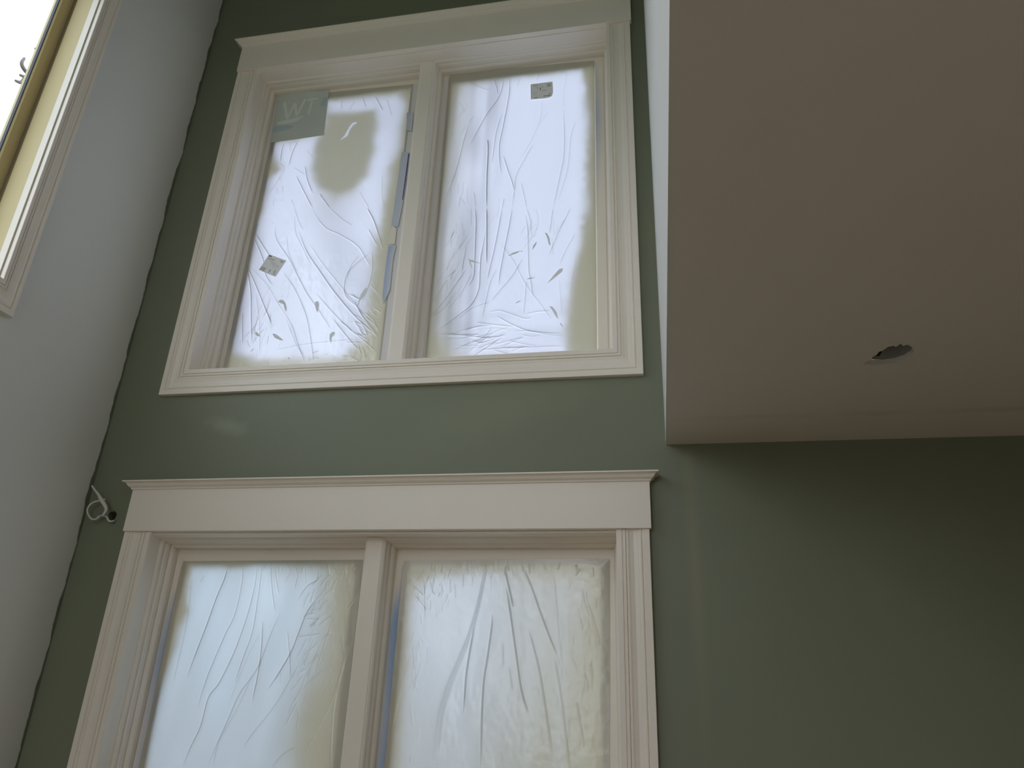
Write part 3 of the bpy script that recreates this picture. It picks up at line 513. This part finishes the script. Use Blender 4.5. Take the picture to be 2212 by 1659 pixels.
def film(key, quad, mat, soft, mist, label, blobs=(), seed=1, wid=0.0022, step=0.0023, wide=None, shade=None, scrape=None):
    TL, TR, BL, BR = [np.array(q) for q in quad]
    nx = int(abs(TR[0]-TL[0])/step); nz_ = int(abs(TL[1]-BL[1])/step)
    S_, T_ = np.meshgrid(np.linspace(0, 1, nx), np.linspace(0, 1, nz_))
    X = (TL[0]*(1-S_)+TR[0]*S_)*(1-T_)+(BL[0]*(1-S_)+BR[0]*S_)*T_
    Z = (TL[1]*(1-S_)+TR[1]*S_)*(1-T_)+(BL[1]*(1-S_)+BR[1]*S_)*T_
    H = np.zeros_like(X); Fd = np.zeros_like(X)
    for w_, line in CREASES[key]:
        L_ = smooth_line(line, 6)
        bb = (L_[:, 0].min()-.04, L_[:, 0].max()+.04, L_[:, 1].min()-.04, L_[:, 1].max()+.04)
        m_ = (X > bb[0]) & (X < bb[1]) & (Z > bb[2]) & (Z < bb[3])
        if not m_.any(): continue
        xs, zs = X[m_], Z[m_]; best = np.full(xs.shape, 1e9); side_ = np.zeros(xs.shape); tt = np.zeros(xs.shape)
        nseg = len(L_)-1
        for i in range(nseg):
            ax, az = L_[i]; bx, bz = L_[i+1]; dx, dz = bx-ax, bz-az; L2 = dx*dx+dz*dz+1e-12
            t_ = np.clip(((xs-ax)*dx+(zs-az)*dz)/L2, 0, 1)
            d = np.hypot(xs-ax-t_*dx, zs-az-t_*dz); c = d < best
            best = np.where(c, d, best); side_ = np.where(c, np.sign((xs-ax)*dz-(zs-az)*dx), side_); tt = np.where(c, (i+t_)/nseg, tt)
        taper = np.clip(np.minimum(tt, 1-tt)*6, 0.0, 1)**0.7
        wd = wid*(0.65+0.35*w_)
        sd = best*side_
        if wide and w_ > 2: wd = wd*(1+2.2*tt)
        core = np.exp(-(best/wd)**2)*w_*taper
        H[m_] += 0.0022*core
        ww = min(w_, 1.4)
        if w_ > 1.6: Fd[m_] += 0.42*np.exp(-(best/wd)**2)*taper*(1-0.45*tt); continue
        Fd[m_] += 0.95*core - 0.36*np.exp(-((sd-1.9*wd)/(0.9*wd))**2)*ww*taper + 0.12*np.exp(-((sd+3.2*wd)/(2.6*wd))**2)*ww*taper  # dark doubled core; the bright flank is a painted highlight
    # broad soft billows
    H += 0.006*(vnoise(X, Z, 7, 2.2, seed)-.5)+0.0025*(vnoise(X, Z, 23, 8, seed+1)-.5)+0.0007*(vnoise(X, Z, 80, 45, seed+2)-.5)
    edge_d = np.minimum(np.minimum(S_*(TR[0]-TL[0]), (1-S_)*(TR[0]-TL[0])), np.minimum(T_, 1-T_)*(TL[1]-BL[1]))
    e_ = np.clip(edge_d/0.03, 0, 1); H *= e_; H = np.maximum(H, -0.0006)
    if shade is not None: Fd += shade(X, Z)  # broad light and dark tones painted in on top of the creases
    D = dist_poly(X, Z, CLEAR[key]) + 0.022*(vnoise(X, Z, 11, 8, seed+5)-.5) + 0.010*(vnoise(X, Z, 45, 40, seed+6)-.5)
    sl, sr, st_, sb = soft
    cx = (TL[0]+TR[0])/2
    sw = np.where(X < cx, sl, sr)
    O = 1/(1+np.exp(-D/(sw*0.45)))
    O = np.clip(O, 0, 1)
    O = np.maximum(O, 0)
    M_ = mist(X, Z, S_, T_) if mist else 0
    O = 1-(1-O)*(1-M_)
    for poly, amt, sf in blobs:
        Db = dist_poly(X, Z, poly)+0.02*(vnoise(X, Z, 14, 14, seed+9)-.5)
        O = 1-(1-O)*(1-amt/(1+np.exp(Db/sf(X, Z))))
    if scrape is not None: O = O*(1-0.75/(1+np.exp((dist_poly(X, Z, scrape)-0.001)/0.0012)))
    V = np.stack([X, 0.1445-H-0.0006, Z], -1).reshape(-1, 3)
    idx = np.arange(nx*nz_).reshape(nz_, nx)
    q = np.stack([idx[:-1, :-1], idx[1:, :-1], idx[1:, 1:], idx[:-1, 1:]], -1).reshape(-1, 4)
    me = bpy.data.meshes.new('masking_film')
    me.vertices.add(len(V)); me.vertices.foreach_set('co', V.ravel().astype(np.float32))
    me.loops.add(q.size); me.loops.foreach_set('vertex_index', q.ravel().astype(np.int32))
    me.polygons.add(len(q)); me.polygons.foreach_set('loop_start', (np.arange(len(q))*4).astype(np.int32))
    me.polygons.foreach_set('loop_total', np.full(len(q), 4, np.int32))
    me.update(calc_edges=True); me.validate()
    me.polygons.foreach_set('use_smooth', np.ones(len(q), bool))
    for nm, arr in (('overspray', O), ('fold_shading', np.clip(Fd, -0.55, 1.2))):
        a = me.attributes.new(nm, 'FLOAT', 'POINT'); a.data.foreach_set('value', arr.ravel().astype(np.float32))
    me.materials.append(mat)
    root = empty('masking_film', ((BL[0]+BR[0])/2, 0.1445, BL[1]))
    o = bpy.data.objects.new('film_sheet', me); C.objects.link(o); o.parent = root; o.location = -Vector(root.location)
    tag(root, label, 'plastic sheeting', 'masking films taped over the window panes')
    return root
def flat_poly(name, pts, y, th, mat, parent=None, T=back_T):
    m = len(pts); V = [T(p[0], y, p[1]) for p in pts]+[T(p[0], y+th, p[1]) for p in pts]
    tri = tessellate_polygon([[Vector((p[0], p[1], 0)) for p in pts]])
    F = [tuple(t_) for t_ in tri]+[tuple(i+m for i in reversed(t_)) for t_ in tri]+[(i, (i+1) % m, (i+1) % m+m, i+m) for i in range(m)]
    return mesh_obj(name, V, F, mat, parent)
def tape_strip(x0, x1, z0, z1, y, cover, parent, name='tape', n=40, quad=None):
    V = []; F = []; cov = []
    for i in range(n+1):
        t_ = i/n
        if quad:
            (a, b), (c, d) = quad; xa, za = a[0]*(1-t_)+c[0]*t_, a[1]*(1-t_)+c[1]*t_; xb, zb_ = b[0]*(1-t_)+d[0]*t_, b[1]*(1-t_)+d[1]*t_
        else: xa, xb, za = x0, x1, z0*(1-t_)+z1*t_; zb_ = za
        for s_ in (0, 1/3, 2/3, 1):
            V.append((xa*(1-s_)+xb*s_, y, za*(1-s_)+zb_*s_)); cov.append(cover(s_, za))
    m = len(V); V += [(a, b+0.0006, c) for a, b, c in V]; cov += cov[:]
    for i in range(n):
        for j in range(3):
            a = i*4+j; F.append((a, a+1, a+5, a+4)); F.append((a+m, a+4+m, a+5+m, a+1+m))
        F.append((i*4, i*4+4, i*4+4+m, i*4+m)); F.append((i*4+3, i*4+3+m, i*4+7+m, i*4+7))
    F.append((0, 1, 2, 3, 3+m, 2+m, 1+m, m)); F.append(tuple([n*4, n*4+1, n*4+2, n*4+3, n*4+3+m, n*4+2+m, n*4+1+m, n*4+m]))
    o = mesh_obj(name, V, F, M_TAPE, parent)
    a = o.data.attributes.new('overspray', 'FLOAT', 'POINT'); a.data.foreach_set('value', np.array(cov, np.float32))
    return tag(o, 'blue tape partly sprayed over')
def sm(a, b, x):
    t_ = min(1, max(0, (x-a)/(b-a))); return t_*t_*(3-2*t_)

def scatter(key, cx, cz, rx_, rz_, ang, n_, ln, w_, seed):
    # small crumples gathered where the film is pinched
    rn = random.Random(seed)
    for i in range(n_):
        x, z = rn.gauss(cx, rx_), rn.gauss(cz, rz_); a = ang+rn.gauss(0, 0.28); l_ = ln*rn.uniform(.4, 1.3); k = rn.uniform(-.3, .3)
        pts = [(x-math.cos(a)*l_/2, z-math.sin(a)*l_/2), (x+k*l_*.25*math.sin(a), z-k*l_*.25*math.cos(a)), (x+math.cos(a)*l_/2, z+math.sin(a)*l_/2)]
        CREASES[key].append((w_*rn.uniform(.4, 1.2), pts))
scatter('UR', -0.80, 3.30, 0.035, 0.10, 1.15, 26, 0.09, 0.6, 1)
scatter('UR', -0.80, 3.72, 0.03, 0.22, 1.52, 20, 0.08, 0.5, 2)
scatter('UR', -0.60, 2.97, 0.15, 0.035, 0.1, 26, 0.12, 0.6, 3)
scatter('UR', -0.50, 3.45, 0.12, 0.08, 1.2, 14, 0.10, 0.4, 4)
scatter('UL', -1.66, 3.05, 0.035, 0.09, 1.5, 24, 0.07, 0.6, 5)
scatter('UL', -1.16, 3.05, 0.035, 0.09, -0.75, 24, 0.07, 0.7, 6)
scatter('UL', -1.68, 3.85, 0.02, 0.10, 1.9, 10, 0.05, 0.5, 7)
scatter('UL', -1.42, 2.92, 0.16, 0.015, 0.1, 16, 0.06, 0.5, 8)
scatter('LL', -1.19, 1.95, 0.035, 0.07, 1.0, 34, 0.05, 0.6, 9)
scatter('LL', -1.20, 1.72, 0.035, 0.07, 1.1, 24, 0.06, 0.5, 10)
scatter('LL', -1.10, 1.85, 0.02, 0.12, 1.1, 20, 0.09, 0.4, 11)
scatter('LL', -1.35, 2.075, 0.15, 0.012, 1.5, 20, 0.035, 0.6, 12)
scatter('LR', -0.78, 2.00, 0.035, 0.045, 1.3, 26, 0.04, 0.6, 13)
scatter('LR', -0.55, 2.075, 0.18, 0.012, 1.5, 26, 0.035, 0.5, 14)
scatter('LR', -0.81, 1.80, 0.012, 0.12, 1.5, 16, 0.05, 0.4, 15)
scatter('LR', -0.24, 1.85, 0.018, 0.15, 1.65, 20, 0.09, 0.35, 16)
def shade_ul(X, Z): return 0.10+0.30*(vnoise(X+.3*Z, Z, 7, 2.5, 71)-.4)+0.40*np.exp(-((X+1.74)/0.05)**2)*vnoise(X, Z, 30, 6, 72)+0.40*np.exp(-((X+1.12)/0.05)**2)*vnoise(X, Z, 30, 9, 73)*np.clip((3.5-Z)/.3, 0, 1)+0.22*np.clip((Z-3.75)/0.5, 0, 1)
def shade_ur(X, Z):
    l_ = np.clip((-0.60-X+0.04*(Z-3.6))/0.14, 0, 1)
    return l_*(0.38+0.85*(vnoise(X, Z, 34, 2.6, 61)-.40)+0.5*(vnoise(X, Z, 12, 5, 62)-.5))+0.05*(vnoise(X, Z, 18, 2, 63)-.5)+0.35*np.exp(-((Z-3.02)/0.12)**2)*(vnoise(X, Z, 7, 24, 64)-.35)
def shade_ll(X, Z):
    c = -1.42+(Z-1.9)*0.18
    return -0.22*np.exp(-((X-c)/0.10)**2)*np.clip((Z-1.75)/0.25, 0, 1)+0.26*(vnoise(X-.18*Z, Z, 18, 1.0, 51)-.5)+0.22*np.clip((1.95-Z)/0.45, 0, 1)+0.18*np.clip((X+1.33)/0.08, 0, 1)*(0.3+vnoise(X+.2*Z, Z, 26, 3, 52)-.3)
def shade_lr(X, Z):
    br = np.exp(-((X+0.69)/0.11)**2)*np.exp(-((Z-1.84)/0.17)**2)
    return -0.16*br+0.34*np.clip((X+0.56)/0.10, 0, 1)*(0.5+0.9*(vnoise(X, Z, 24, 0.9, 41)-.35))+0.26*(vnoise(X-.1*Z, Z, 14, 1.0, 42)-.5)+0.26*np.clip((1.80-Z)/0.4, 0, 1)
def bsoft(X, Z): return np.where(Z < 3.80, 0.013+0.034*np.clip((3.80-Z)/0.15, 0, 1), 0.011)
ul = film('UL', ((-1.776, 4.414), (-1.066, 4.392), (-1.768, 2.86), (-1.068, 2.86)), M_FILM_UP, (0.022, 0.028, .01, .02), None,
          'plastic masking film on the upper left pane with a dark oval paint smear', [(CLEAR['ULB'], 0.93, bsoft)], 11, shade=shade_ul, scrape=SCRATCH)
def mist_ur(X, Z, S_, T_):
    a = np.clip((-0.70-X)/0.20, 0, 1)*(0.40+0.35*vnoise(X, Z, 10, 3, 5))
    return a
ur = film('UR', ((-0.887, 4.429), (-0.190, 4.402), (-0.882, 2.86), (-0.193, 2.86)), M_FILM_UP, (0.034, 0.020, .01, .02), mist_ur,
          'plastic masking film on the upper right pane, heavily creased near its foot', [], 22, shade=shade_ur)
def mist_dim_ll(X, Z, S_, T_):  # spray mist, thickened to paint in the dimmer light low down
    return np.clip(0.04+0.16*vnoise(X+0.25*Z, Z, 9, 1.0, 3)+np.clip((X+1.30)/0.25, 0, 1)*0.25*vnoise(X+.2*Z, Z, 20, 4, 8)+0.14*np.clip((1.9-Z)/0.5, 0, 1), 0, 1)
ll = film('LL', ((-1.767, 2.100), (-1.044, 2.107), (-1.775, 0.60), (-1.041, 0.60)), M_FILM_LOW_L, (0.016, 0.055, .01, .02), mist_dim_ll,
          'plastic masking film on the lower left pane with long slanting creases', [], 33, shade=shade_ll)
def mist_dim_lr(X, Z, S_, T_):  # spray mist, thickened to paint in the dim blurred outdoors
    return np.clip(0.10+0.55*np.clip((X+0.62)/0.30, 0, 1)*(0.7+0.5*vnoise(X, Z, 28, 0.8, 4))+0.12*vnoise(X, Z, 9, 2, 3)+0.22*np.clip((1.85-Z)/0.4, 0, 1), 0, 1)
lr = film('LR', ((-0.891, 2.104), (-0.158, 2.113), (-0.8915, 0.60), (-0.186, 0.60)), M_FILM_LOW, (0.026, 0.045, .01, .02), mist_dim_lr,
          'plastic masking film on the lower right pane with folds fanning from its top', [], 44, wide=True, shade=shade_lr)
for par, key in ((ul, 'UL'), (ur, 'UR')):
    for t_ in TEARS[key]: flat_poly('tear', t_, 0.1395, 0.0008, M_TEAR, par)
# tape along the film edges
tape_strip(-0.919, -0.893, 0.60, 2.085, 0.1440, lambda s_, z: min(1, 0.20+0.75*sm(1.88, 2.06, z)+0.10*math.sin(z*9)+0.55*(1-s_)**2), lr)
tape_strip(-1.7935, -1.770, 0.60, 2.085, 0.1440, lambda s_, z: min(1, 0.55+0.4*sm(1.9, 2.05, z)-0.25*math.exp(-((z-1.75)/.13)**2)+0.35*(1-s_)), ll)
tape_strip(-0.188, -0.150, 2.86, 4.39, 0.1440, lambda s_, z: min(1, 0.45+0.5*s_+0.45*abs(z-4.05)/0.45), ur)
tape_strip(-0.919, -0.889, 2.86, 4.41, 0.1440, lambda s_, z: 0.88, ur)
tape_strip(-1.7935, -1.771, 2.86, 4.39, 0.1440, lambda s_, z: 0.90, ul)
tape_strip(-1.040, -1.026, 0.60, 2.09, 0.1440, lambda s_, z: min(1, 0.62+0.3*sm(1.8, 2.05, z)), ll)
tape_strip(-1.076, -1.026, 2.86, 4.39, 0.1440, lambda s_, z: min(1, 0.72+0.2*s_), ul)
cov3 = [lambda s_, z: 0.45+0.2*s_, lambda s_, z: 0.50+0.15*s_, lambda s_, z: 0.18+0.12*math.sin(z*30)+0.5*s_]
for i, t_ in enumerate(TAPES):
    q = flat_poly('tape', t_, 0.1398, 0.0006, M_TAPE, ul)
    vals = []
    xs = [p[0] for p in t_]; x0_, x1_ = min(xs), max(xs)
    for vv in q.data.vertices:
        xw = vv.co.x+0; vals.append(min(1, cov3[i]((vv.co.x-x0_)/(x1_-x0_), vv.co.z)))
    a = q.data.attributes.new('overspray', 'FLOAT', 'POINT'); a.data.foreach_set('value', np.array(vals, np.float32))
    tag(q, 'blue tape patch lapped over the film edge')
flat_poly('tape_gap', TAPE_SLIT, 0.1390, 0.0005, M_SLIT, ul)
flat_poly('tape_flap', TAPE_WHITE, 0.1392, 0.0006, TRIM, ul)

# ------------------------------------------------------------------ labels stuck on the panes
def lerp2(quad, u, v_):
    a, b, c, d = [Vector(p) for p in quad]      # TL TR BR BL
    p = (a*(1-u)+b*u)*(1-v_)+(d*(1-u)+c*u)*v_
    return (p.x, p.y)
def sticker(name, outline, quad, bars, label, y=0.1385, mat=None, group=None):
    cx = sum(p[0] for p in outline)/len(outline); cz_ = min(p[1] for p in outline)
    r = empty(name, (cx, y, cz_)); tag(r, label, 'sticker')
    flat_poly('label_sheet', outline, y, 0.0008, mat or M_PAPER, r)
    for (nm, u0, v0, u1, v1, m_) in bars:
        flat_poly(nm, [lerp2(quad, u0, v0), lerp2(quad, u1, v0), lerp2(quad, u1, v1), lerp2(quad, u0, v1)], y-0.0006, 0.0004, m_, r)
    return r
A_, B_, C_, D_, E_ = STICKER_A
oA = [A_, B_, (-0.3805, 4.238), (-0.3820, 4.222), (-0.3850, 4.211), (-0.3920, 4.2045), (-0.404, 4.2015), (-0.420, 4.2005), E_]
qA = [A_, B_, (-0.380, 4.199), E_]
sticker('window_sticker', oA, qA, [
    ('printed_block', .74, .10, .93, .30, M_PRINT2), ('printed_line', .10, .08, .34, .12, M_PRINT2), ('printed_line', .13, .16, .30, .19, M_PRINT2), ('printed_line', .12, .28, .20, .30, M_PRINT2),
    ('printed_mark', .42, .28, .46, .47, M_PRINT), ('printed_mark', .43, .07, .46, .16, M_PRINT2), ('printed_mark', .29, .22, .33, .36, M_PRINT2), ('printed_mark', .52, .22, .58, .27, M_PRINT2),
    ('printed_line', .50, .50, .72, .54, M_PRINT2), ('printed_line', .58, .84, .90, .88, M_PRINT), ('printed_line', .14, .90, .30, .93, M_PRINT), ('printed_line', .80, .74, .90, .77, M_PRINT),
    ('printed_border', .015, .02, .03, .98, M_PRINT2), ('printed_line', .10, .55, .32, .57, M_PRINT2), ('printed_line', .10, .68, .28, .70, M_PRINT2)],
    'small grey label with one rounded corner near the top of the upper right pane')
qB = [STICKER_B[0], STICKER_B[1], STICKER_B[2], STICKER_B[3]]
sticker('window_sticker', STICKER_B, qB, [
    ('printed_block', .02, .03, .19, .12, M_PRINT), ('printed_line', .06, .17, .46, .22, M_PRINT2), ('printed_line', .06, .25, .40, .28, M_PRINT2), ('printed_line', .74, .10, .92, .13, M_PRINT),
    ('printed_line', .76, .17, .93, .19, M_PRINT), ('printed_line', .30, .34, .60, .37, M_PRINT2), ('printed_line', .40, .42, .85, .45, M_PRINT2), ('printed_line', .50, .52, .88, .54, M_PRINT2),
    ('printed_block', .02, .76, .30, .96, M_PRINT2), ('printed_mark', .54, .74, .57, .93, M_PRINT), ('printed_line', .72, .64, .90, .66, M_PRINT2), ('printed_line', .74, .74, .88, .77, M_PRINT), ('printed_line', .76, .83, .90, .86, M_PRINT), ('printed_line', .80, .91, .92, .94, M_PRINT)],
    'tilted square grey label low on the upper left pane')
# maker's label, its letters seen through the mist
big = sticker('window_label', STICKER_BIG, STICKER_BIG, [], 'large blue grey misted label in the top left corner of the upper window', y=0.1392, mat=M_BLUELAB)
def stroke(a, b, w_, m_, nm='letter'):
    """thick stroke between two uv points on the label"""
    (ua, va), (ub, vb) = a, b
    pa, pb = Vector(lerp2(STICKER_BIG, ua, va)), Vector(lerp2(STICKER_BIG, ub, vb)); d = (pb-pa).normalized(); n_ = Vector((-d.y, d.x))*w_/2
    return [tuple(pa+n_), tuple(pb+n_), tuple(pb-n_), tuple(pa-n_)]
for k_, (a, b, w_) in enumerate((((.16, .20), (.26, .56), .014), ((.26, .56), (.37, .24), .014), ((.37, .24), (.44, .52), .014), ((.44, .52), (.56, .17), .014), ((.70, .22), (.66, .52), .012), ((.60, .20), (.80, .17), .012))):
    flat_poly('letter', stroke(a, b, w_, None), 0.1386-0.0001*k_, 0.0004, M_BLUELAB2, big)
flat_poly('letter_swoosh', [lerp2(STICKER_BIG, *p) for p in ((.08, .60), (.40, .55), (.58, .52), (.48, .62), (.30, .66), (.10, .66))], 0.1386, 0.0004, M_BLUELAB2, big)
flat_poly('printed_band', [lerp2(STICKER_BIG, *p) for p in ((.90, .16), (.985, .15), (.97, .34), (.86, .36))], 0.1386, 0.0004, M_BLUELAB3, big)
flat_poly('printed_band', [lerp2(STICKER_BIG, *p) for p in ((.03, .68), (.28, .68), (.42, .73), (.28, .78), (.02, .80))], 0.1386, 0.0004, M_BLUELAB3, big)

# ------------------------------------------------------------------ loose cable out of the wall hole
cb = empty('cable', (HOLE_C[0], -0.004, HOLE_C[1]))
c = CABLE
P1 = [(-1.996, 0.05, 2.233), (-1.990, 0.004, 2.2245), (-1.981, -0.012, 2.219), (-1.990, -0.018, 2.2165), (-1.999, -0.020, 2.222), (-2.007, -0.021, 2.2325)] + \
     [(p[0], -0.022, p[1]) for p in c['pts'][3:]] + [(p[0], -0.030, p[1]) for p in c['loop']] + [(-2.022, -0.034, 2.297)]
tube('cable_loop', P1, 0.0034, M_WHITEPL, cb)
P2 = [(p[0], -0.036, p[1]) for p in c['tail']]
tag(tube('cable_tail', P2, 0.004, M_WHITEPL, cb, radii=[.0032, .0038, .0048, .0078, .0072, .0060, .0040]), 'thick frayed cable end')
tag(cb, 'loose white cable looping out of a small hole beside the lower window', 'cable')
v, f = box_vf((HOLE_C[0]-0.03, 0.172, HOLE_C[1]-0.03), (HOLE_C[0]+0.03, 0.18, HOLE_C[1]+0.03)); 
tag(mesh_obj('backing_plate', v, f, M_BLACK, cb), 'black plate at the back of the hole')

# ------------------------------------------------------------------ bare tree outside the left window
tree = empty('tree', (-6.7, 4.8, -0.45)); tag(tree, 'bare twigs of a tree outside the left window', 'tree')
tube('trunk', [(-6.7, 4.8, -0.45), (-6.75, 4.85, 2.5), (-6.65, 4.75, 5.0), (-6.6, 4.55, 7.2), (-6.5, 4.6, 9.5), (-6.6, 4.5, 11.0)], 0.14, M_BARK, tree, radii=[.18, .16, .13, .10, .07, .03])
BR = [(-6.6, 4.55, 7.2), (-6.5, 3.9, 7.75), (-6.5, 3.3, 7.9), (-6.5, 2.89, 7.88)]
tube('branch', BR, 0.02, M_BARK, tree, radii=[.035, .025, .018, .012])
for pts in ([(-6.5,2.89,7.88),(-6.5,2.759,7.857),(-6.5,2.606,7.791),(-6.5,2.485,7.694),(-6.5,2.396,7.642)], [(-6.5,2.485,7.694),(-6.5,2.455,7.637),(-6.5,2.434,7.575),(-6.5,2.373,7.539)],
            [(-6.5,2.89,7.88),(-6.5,2.718,7.782),(-6.5,2.481,7.737),(-6.5,2.372,7.77),(-6.5,2.374,7.866)], [(-6.5,2.89,7.88),(-6.5,2.70,8.05),(-6.5,2.571,8.078),(-6.5,2.484,8.075),(-6.5,2.439,8.088)]):
    tube('twig', pts, 0.02, M_BARK, tree, radii=[.026]+[.021]*(len(pts)-2)+[.013])
